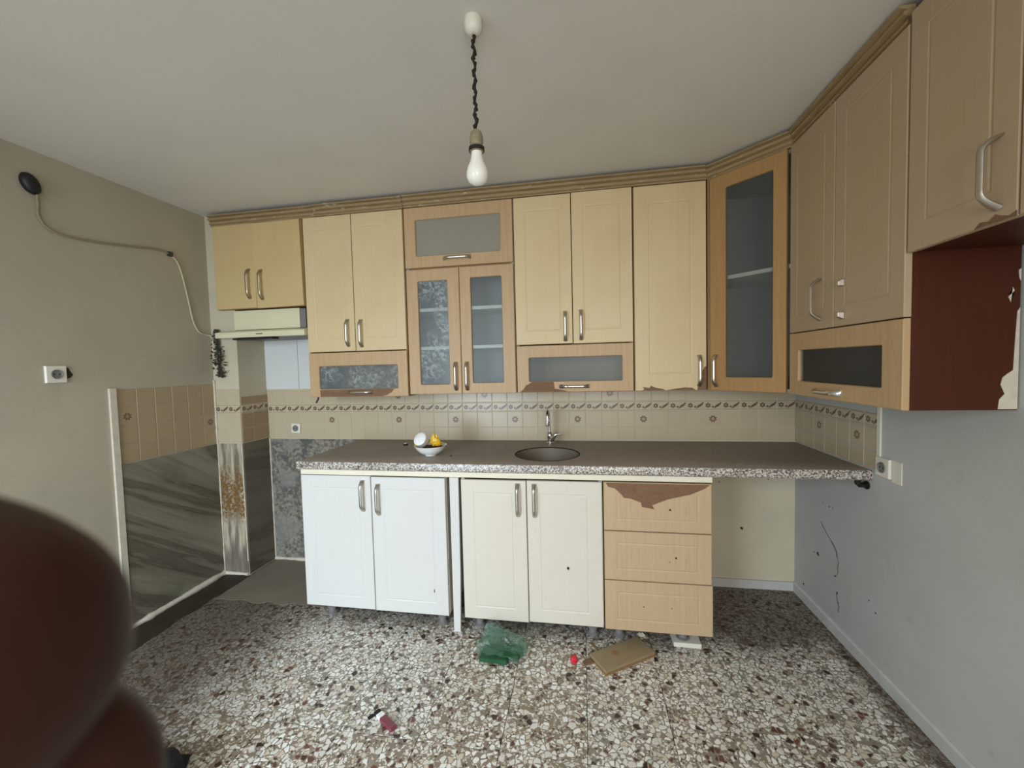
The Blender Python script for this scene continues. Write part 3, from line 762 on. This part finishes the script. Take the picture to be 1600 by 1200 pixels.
patch(d, [(.318, .118), (.322, .116), (.323, .130), (.319, .136)], 'chip', 'dark')
b2 = base_unit('cream two-door base cabinet under the sink', -1.776, .682, 'cream_white', ((.06, .06), (.63, .06), (.06, .5), (.63, .5)))
d = solid_door(b2, .002, .078, .322, .697, MT['cream_white'], .066, .066); vhandle(d, .282, .525)
d = solid_door(b2, .328, .083, .351, .693, MT['cream_white'], .066, .066); vhandle(d, .036, .52)
patch(d, [(.183, .274), (.193, .268), (.197, .28), (.187, .286)], 'chip', 'dark')
b3 = base_unit('beech drawer base cabinet with three handleless drawer fronts', -1.09, .474, 'edge', ((.07, .07), (.07, .5), (.40, .5)))
link('leg', LM, b3, (.36, .05, .0)).scale = (1, 1, 1)
b3.children[-1].location = (.36, .05, .022); b3.children[-1].scale = (1, 1, .75)
dt = solid_door(b3, .002, .552, .470, .226, MT['beech_h'], .06, .055, name='drawer_front')
dm = solid_door(b3, .002, .318, .470, .230, MT['beech_h'], .06, .055, name='drawer_front')
db = solid_door(b3, .001, .078, .475, .236, MT['beech_h'], .06, .055, name='drawer_front')
patch(dt, [(.01, .223), (.02, .205), (.05, .198), (.075, .175), (.09, .155), (.12, .152), (.165, .135), (.17, .115), (.225, .106), (.215, .124), (.28, .152), (.38, .178), (.44, .205), (.462, .223)])
patch(dm, [(.312, .115), (.32, .112), (.321, .12), (.315, .123)], 'chip', 'dark')
patch(dm, [(.286, .098), (.292, .096), (.291, .101)], 'chip', 'dark')
patch(dt, [(.286, .102), (.298, .10), (.294, .112)], 'chip', 'dark')
patch(db, [(.295, .12), (.3, .119), (.299, .125)], 'chip', 'dark'); patch(db, [(.17, .118), (.178, .118), (.176, .124)], 'chip', 'dark')
# rail under the worktop and the loose upright strip
rail = bevel(link('front_rail', MB().box((-2.648, -.608, HB), (-.614, -.59, .8145)).mesh('front_rail', MT['fascia']))); tag(rail, 'long narrow cream board between the worktop and the base units', 'board')
strip = thing('filler_strip', 'white upright strip standing on the floor between the two door units', 'board', (-1.832, -.612, 0))
bevel(part('board', MB().rings([[(x, y, z) for x, y in ((0, 0), (.046-dx, 0), (.046-dx, .016), (0, .016))] for z, dx in ((.001, .012), (.3, .004), (HB-.001, 0))]), MT['white_lam'], strip), .0015)
blk = bevel(link('tile_block', MB().box((-.778, -.583, 0.0), (-.655, -.49, .0215)).mesh('tile_block', MT['white_plastic'])), .002); tag(blk, 'small white tile offcut under the foot of the drawer unit', 'tile')

# ------------------------------------------------------------------ pendant bulb
pen = thing('pendant_lamp', 'bare white bulb hanging from the ceiling on a black cord', 'lamp', (-1.466, -1.351, ZC))
part('ceiling_rose', MB().lathe([(0, 0), (.024, 0), (.026, -.012), (.025, -.03), (.018, -.04), (.008, -.044), (0, -.044)], n=22), MT['white_plastic'], pen, smooth=45)
cp = [(.003*math.sin(k*1.1)+.001*math.sin(k*3.3), .002*math.cos(k*.9), -.042-.27*k/40) for k in range(41)]
part('cord', MB().tube(cp, [.0048+.0016*math.sin(k*2.7)+random.uniform(-.0008, .0012) for k in range(41)], 8), MT['cord'], pen, smooth=60)
hold = part('lamp_holder', MB().lathe([(0, -.306), (.008, -.308), (.016, -.316), (.0195, -.330), (.0195, -.345), (.0175, -.352), (.019, -.354), (.0215, -.358), (.0215, -.368), (.017, -.371), (0, -.371)], n=22), MT['socket_m'], pen, smooth=40)
part('collar', MB().lathe([(.0196, -.357), (.0225, -.358), (.0228, -.368), (.0196, -.369)], n=22), MT['cord'], hold, smooth=40)
part('bulb', MB().lathe([(0, -.369), (.0155, -.371), (.0165, -.385), (.021, -.400), (.028, -.415), (.0315, -.430), (.031, -.442), (.026, -.453), (.017, -.460), (.008, -.463), (0, -.4635)], n=28), MT['bulb'], pen, smooth=70)

# ------------------------------------------------------------------ sockets, cable, junction box, soot bundle
def outlet(name, label, loc, rz, size=.08, smudge=False):
    o = thing(name, label, 'socket', loc, rz, None)
    s = size/2
    bevel(part('plate', MB().rings([rectloop(-s, s, -s, s, 0), rectloop(-s, s, -s, s, -.008), rectloop(-s*.93, s*.93, -s*.93, s*.93, -.012)]), MT['white_plastic'], o), .002)
    part('well', MB().lathe([(.0, -.0128), (.017, -.0128), (.0185, -.016), (.0205, -.0165), (.0215, -.012), (0, -.012)], n=24, ax='y'), MT['grey_foot'], o, smooth=40)
    for x in (-.0095, .0095): part('pin_hole', MB().lathe([(0, -.013), (.003, -.013), (.003, -.0136), (0, -.0136)], (x, 0, 0), 10, ax='y'), MT['black'], o)
    for z in (-.0165, .0165): part('earth_clip', MB().box((-.002, -.0145, z-.003), (.002, -.0128, z+.003)), MT['nickel'], o)
    return o
outlet('wall_socket', 'white wall socket on the bare left wall', (XL, -1.048, 1.34), PI/2, .078)
part('broken_edge', MB().rings([[(0, y, z) for y, z in ((-1.009, 1.318), (-.992, 1.322), (-.980, 1.336), (-.990, 1.352), (-.996, 1.368), (-1.009, 1.37))], [(.0008, y, z) for y, z in ((-1.009, 1.318), (-.992, 1.322), (-.980, 1.336), (-.990, 1.352), (-.996, 1.368), (-1.009, 1.37))]]), MT['dark'], wl, (XL, 0, 0))
o = outlet('wall_socket', 'small tilted white socket on the tiles left of the worktop', (-3.122, -.003, .933), 0, .068); o.rotation_euler = (0, math.radians(4), 0)
outlet('wall_socket', 'white socket on the right wall at the worktop end', (0, -.700, .887), -PI/2, .078)
part('patch_plate', MB().box((-.003, -.79, .84), (0, -.742, .925)), MT['white_plastic'], wr)
jb = thing('junction_box', 'black oval box high on the left wall where the cable starts', 'box', (XL, -1.09, 2.165))
part('cover', MB().lathe([(0, 0), (.034, 0), (.038, .008), (.036, .022), (.024, .032), (0, .034)], n=22, ax='x'), MT['black'], jb, smooth=50)
jb.children[0].scale = (1, .8, 1.2); jb.children[0].rotation_euler = (math.radians(25), 0, 0)
cab = thing('cable', 'thin pale cable sagging along the left wall to the hood', 'cable', (XL+.01, -.7, 2.0)); CO = cab.location.copy()
def cr(pts, n=8):
    P_ = [Vector(p) for p in pts]; P_ = [P_[0]*2-P_[1]] + P_ + [P_[-1]*2-P_[-2]]; out = []
    for i in range(1, len(P_)-2):
        a, b, c, d = P_[i-1:i+3]
        for k in range(n):
            t = k/n; out.append(.5*((2*b)+(c-a)*t+(2*a-5*b+4*c-d)*t*t+(3*b-a-3*c+d)*t**3))
    return out+[P_[-2]]
xw = XL+.0065
part('painted_run', MB().tube(cr([(xw+.01, -1.073, 2.135), (xw, -1.066, 2.09), (xw, -1.067, 2.04), (xw, -1.04, 1.995), (xw, -.97, 1.977), (xw, -.85, 1.985), (xw, -.7, 2.006), (xw, -.55, 2.03), (xw, -.478, 2.022)]), .0052, 8), MT['cable_d'], cab, -CO, smooth=60)
part('loose_run', MB().tube(cr([(xw, -.478, 2.022), (xw, -.44, 1.985), (xw, -.415, 1.92), (xw, -.385, 1.78), (xw, -.36, 1.65), (xw, -.325, 1.585), (xw+.005, -.28, 1.567), (XL+.02, -.262, 1.564), (XL+.028, -.258, 1.55)]), .005, 8), MT['cable'], cab, -CO, smooth=60)
part('clip', MB().box((XL, -.492, 2.008), (XL+.014, -.468, 2.034)), MT['soot'], cab, -CO)
# sooty ragged bundle hanging below the hood's left end
random.seed(11)
mb = MB()
for k in range(230):
    t = random.random(); z = 1.60-.30*t
    x = max(-3.512, -3.452+random.gauss(0, .017*(1.25-.6*abs(t-.45)*2)))+.004*math.sin(z*40); y = -.262+random.gauss(0, .007)
    y = min(y, PY-.012)
    if z > 1.50: x = min(x, -3.452)
    s = random.uniform(.006, .014); c = Vector((x, y, z))
    a = Vector((random.gauss(0, 1), random.gauss(0, 1), random.gauss(0, 1))).normalized(); b = a.orthogonal().normalized(); n_ = a.cross(b)*.25
    mb.add([c+a*s, c+b*s*.6, c-a*s, c-b*s*.6, c+n_*s, c-n_*s], [(0,1,4),(1,2,4),(2,3,4),(3,0,4),(1,0,5),(2,1,5),(3,2,5),(0,3,5)])
mb.tube([(-3.462, -.255, 1.60), (-3.46, -.258, 1.45), (-3.458, -.25, 1.30)], .006, 6)
sb = link('sooty_bundle', mb.mesh('sooty_bundle', MT['soot'])); tag(sb, 'dark ragged sooty bundle hanging on the pillar below the hood', 'debris')
hk = link('hook', MB().tube([(-2.77, -.255, 1.165), (-2.772, -.256, 1.15), (-2.778, -.258, 1.138), (-2.784, -.258, 1.128)], .005, 8).mesh('hook', MT['black'], 60)); tag(hk, 'tiny black peg hanging under the left chipped flap', 'peg')
st = thing('pipe_stub', 'small black pipe stub under the right end of the worktop', 'pipe', (-.03, -.60, .775))
part('tube', MB().tube([(.028, .0, .012), (.0, 0, .012), (-.008, -.002, .02), (-.01, -.002, .04)], .011, 10), MT['black'], st, smooth=60)
part('flange', MB().lathe([(0, .024), (.018, .024), (.018, .029), (0, .029)], (0, 0, .012), 14, ax='x'), MT['black'], st)

# ------------------------------------------------------------------ things on the worktop
bw = thing('bowl', 'white bowl on the worktop filled with leftovers and a tipped cup', 'bowl', (-1.985, -.45, ZC1))
part('bowl_body', MB().lathe([(0, .002), (.030, 0), (.032, .006), (.056, .016), (.074, .034), (.084, .050), (.087, .054), (.083, .053), (.070, .036), (.05, .022), (.02, .012), (0, .011)], n=36), MT['porcelain'], bw, smooth=50)
mb = MB().lathe([(0, .03), (.045, .032), (.058, .038), (.045, .044), (.02, .05), (0, .052)], (.012, .006, 0), 18)
mb.v = [(x+random.uniform(-.004, .004), y+random.uniform(-.004, .004), z+random.uniform(-.003, .006)) for x, y, z in mb.v]
part('leftovers', mb, MT['brownstuff'], bw)
cup = thing('cup', 'small white cup lying tipped in the bowl', 'cup', (-2.028, -.455, ZC1+.078), rot=(math.radians(58), math.radians(14), math.radians(-22)))
part('cup_body', MB().lathe([(0, -.024), (.022, -.024), (.030, -.016), (.034, .0), (.036, .022), (.0365, .026), (.034, .026), (.031, .0), (.026, -.014), (0, -.018)], n=32), MT['porcelain'], cup, smooth=50)
part('lid', MB().lathe([(0, .024), (.034, .0245), (.036, .027), (.033, .030), (0, .031)], n=32), MT['porcelain'], cup, smooth=50)
random.seed(5)
wp = MB()
def crumple(mb, c, rx, ry, rz, amp, n=14, m=9, seed=0.0):
    rr = []
    for i in range(m):
        th = PI*(i+.5)/m; ring = []
        for j in range(n):
            ph = 2*PI*j/n; v = Vector((math.sin(th)*math.cos(ph), math.sin(th)*math.sin(ph), math.cos(th)))
            k = 1+amp*noise.noise(v*2.3+Vector((seed, 0, 0)))+amp*.6*noise.noise(v*5+Vector((0, seed, 0)))
            ring.append((c[0]+rx*v.x*k, c[1]+ry*v.y*k, c[2]+rz*v.z*k))
        rr.append(ring)
    return mb.rings(rr)
crumple(wp, (0, 0, .024), .024, .016, .028, .7, 14, 9, 3.1); crumple(wp, (.020, -.004, .012), .020, .015, .016, .6, 12, 8, 7.7)
wo = link('foil_wrapper', wp.mesh('foil_wrapper', MT['yellow']), None, (-1.962, -.446, ZC1+.052)); tag(wo, 'crumpled yellow wrapper sticking out of the bowl', 'wrapper')
wp = MB(); crumple(wp, (0, 0, .012), .010, .008, .016, .5, 10, 7, 1.2)
wo = link('foil_wrapper', wp.mesh('foil_wrapper', MT['yellow']), None, (-2.070, -.44, ZC1+.046)); tag(wo, 'small yellow wrapper scrap at the left rim of the bowl', 'wrapper')
cpp = thing('bottle_cap', 'tiny dark cap on the worktop left of the bowl', 'cap', (-2.245, -.19, ZC1))
part('cap_body', MB().lathe([(0, 0), (.014, 0), (.015, .004), (.012, .009), (0, .010)], n=16), MT['black'], cpp, smooth=40)
part('cap_top', MB().lathe([(0, .010), (.009, .010), (.008, .013), (0, .013)], n=14), MT['white_plastic'], cpp, smooth=40)
cb = link('crumb', crumple(MB(), (0, 0, .003), .006, .004, .004, .5, 8, 6, 2).mesh('crumb', MT['soot']), None, (-1.865, -.475, ZC1)); tag(cb, 'tiny black crumb on the worktop right of the bowl', 'crumb')

# ------------------------------------------------------------------ litter on the floor
bag = thing('plastic_bag', 'crumpled clear plastic bag with green foil on the floor under the sink unit', 'bag', (-1.56, -.715, 0))
mb = MB(); crumple(mb, (0, 0, .03), .11, .07, .05, .5, 24, 14, 4.4)
mb.v = [(x, y, max(z, .001)) for x, y, z in mb.v]
part('film', mb, MT['clearbag'], bag)
mb = MB(); crumple(mb, (-.055, .03, .055), .05, .03, .045, .55, 14, 9, 9.4); mb.v = [(x, y, max(z, .001)) for x, y, z in mb.v]
part('film_fold', mb, MT['clearbag'], bag)
gp = [(-.095, -.088), (.03, -.094), (.04, -.05), (.02, -.0), (-.09, .004)]
part('green_sheet', MB().prismz(gp, .004, .022), MT['greenp'], bag)
mb = MB(); crumple(mb, (.045, -.03, .02), .05, .04, .018, .5, 14, 8, 2.4); mb.v = [(x, y, max(z, .002)) for x, y, z in mb.v]
part('green_fold', mb, MT['greenp'], bag)
brd = thing('wood_board', 'short weathered plywood offcut lying on the floor before the drawers', 'board', (-1.02, -.685, 0), math.radians(34))
bevel(part('plank', MB().box((-.135, -.06, .008), (.135, .06, .022)), MT['plywood'], brd), .0015)
part('veneer', MB().box((-.137, -.062, 0), (.138, .058, .008)), MT['edge'], brd)
part('knot', MB().lathe([(0, .022), (.016, .022), (.014, .0226), (0, .0226)], (-.03, .012, 0), 12), MT['edge'], brd)
ch = link('wood_chip', MB().prismz([(-.035, -.012), (.02, -.018), (.04, .004), (.015, .016), (-.03, .01)], 0, .008).mesh('wood_chip', MT['mdf']), None, (-1.165, -.735, 0), (0, 0, .5)); tag(ch, 'dark wood chip beside the plywood offcut', 'chip')
sl = link('splinter', MB().prismz([(-.05, -.004), (.05, -.003), (.045, .005), (-.048, .004)], 0, .005).mesh('splinter', MT['edge']), None, (-1.13, -.65, 0), (0, 0, -.9)); tag(sl, 'thin brown splinter behind the dark wood chip', 'splinter')
rc = thing('red_cap', 'small bright red plastic cap on the floor left of the plywood', 'cap', (-1.235, -.738, 0))
part('shell', MB().lathe([(0, 0), (.016, 0), (.017, .010), (.014, .020), (.008, .022), (0, .022)], n=8), MT['redp'], rc)
part('tab', MB().box((-.004, -.022, .002), (.008, -.012, .012)), MT['redp'], rc)
lg = thing('lighter', 'maroon plastic lighter lying on the floor at the front', 'lighter', (-1.925, -1.158, 0), math.radians(-32)); lg.scale = (1.35, 1.2, 1.2)
bevel(part('case', MB().box((-.018, -.012, 0), (.04, .012, .013)), MT['maroon'], lg), .004, 3)
bevel(part('label_band', MB().box((-.036, -.0115, .0005), (-.018, .0115, .0125)), MT['porcelain'], lg), .003)
bevel(part('head', MB().box((-.050, -.011, .0005), (-.036, .011, .012)), MT['cord'], lg), .003)
part('guard', MB().box((-.052, -.03, .001), (-.044, -.011, .006)), MT['cord'], lg)
tw = link('plaster_crumb', crumple(MB(), (0, 0, .008), .02, .012, .01, .5, 10, 7, 8).mesh('plaster_crumb', MT['sealant']), None, (-.915, -.53, 0)); tag(tw, 'whitish plaster crumb on the floor under the drawer unit', 'crumb')
bgd = MB(); crumple(bgd, (0, 0, .05), .30, .20, .10, .35, 22, 12, 5.5); bgd.v = [(x, y, max(z, .001)) for x, y, z in bgd.v]
bg_o = link('bag', bgd.mesh('bag', MT['fabric'], 60), None, (-2.66, -1.62, 0)); tag(bg_o, 'black bag on the floor at the bottom edge beside the blurred fingers', 'bag')

# ------------------------------------------------------------------ the photographer's fingers in front of the lens
def cw(r, u, f): return CAM + RGT*(r/100) + UPV*(u/100) + FWD*(f/100)
hand = thing('hand', 'blurred dark hand with fingertips reaching in front of the lens', 'hand', cw(-9, -6, 0))
bmk = bmesh.new(); sk_l = bmk.verts.layers.skin.verify()
def V(p, r, prev=None):
    v = bmk.verts.new(cw(*p)-hand.location); v[sk_l].radius = (r/100, r/100)
    if prev: bmk.edges.new((prev, v))
    return v
wrist = V((-11.5, -8.2, -1.6), 2.4); wrist[sk_l].use_root = True
arm = V((-13.5, -13.5, -4.5), 2.9, wrist); arm = V((-16, -21, -8.5), 3.6, arm)
palm = V((-9.8, -5.0, -.2), 2.5, wrist)
for pts in (
    [((-8.4, -2.2, 1.6), 1.15), ((-6.3, -1.55, 2.9), 1.04), ((-4.4, -1.50, 2.55), 1.04), ((-3.2, -1.66, 2.25), 1.04), ((-2.50, -1.72, 2.17), .78)],      # index
    [((-8.6, -4.1, 1.9), 1.15), ((-6.3, -3.35, 3.4), .98), ((-4.4, -3.2, 3.1), 1.0), ((-3.2, -3.05, 2.75), .97), ((-2.86, -3.02, 2.68), .70)],      # middle
    [((-9.0, -5.8, 1.9), 1.1), ((-6.8, -5.3, 3.5), .93), ((-4.9, -4.9, 3.2), .86), ((-3.5, -4.7, 2.8), .74), ((-3.2, -4.66, 2.7), .45)],            # ring
    [((-9.6, -7.2, 1.5), 1.0), ((-7.7, -7.0, 2.9), .82), ((-6.2, -6.6, 2.7), .75), ((-5.1, -6.4, 2.4), .64), ((-4.8, -6.36, 2.3), .4)]):           # little
    p = palm
    for q, r in pts: p = V(q, r, p)
p = wrist
for q, r in [((-9.6, -6.6, -2.3), 1.5), ((-7.4, -5.2, -3.0), 1.15), ((-5.2, -4.2, -3.1), 1.0), ((-3.6, -3.7, -2.9), .85), ((-3.2, -3.6, -2.85), .55)]: p = V(q, r, p)   # thumb
me = bpy.data.meshes.new('skin_surface'); bmk.to_mesh(me); bmk.free(); me.materials.append(MT['skin'])
ho = link('skin_surface', me, hand)
ho.modifiers.new('skin', 'SKIN').use_smooth_shade = True
ss_ = ho.modifiers.new('sub', 'SUBSURF'); ss_.levels = 3; ss_.render_levels = 3
a, b = cw(-12.9, -11.9, -3.6)-hand.location, cw(-17.5, -25.7, -10.7)-hand.location
mb = MB(); dirv = (b-a)
mb.tube([a, a+dirv*.05, a+dirv*.4, b], [.036, .038, .043, .048], 20)
part('sleeve', mb, MT['fabric'], hand, smooth=50)
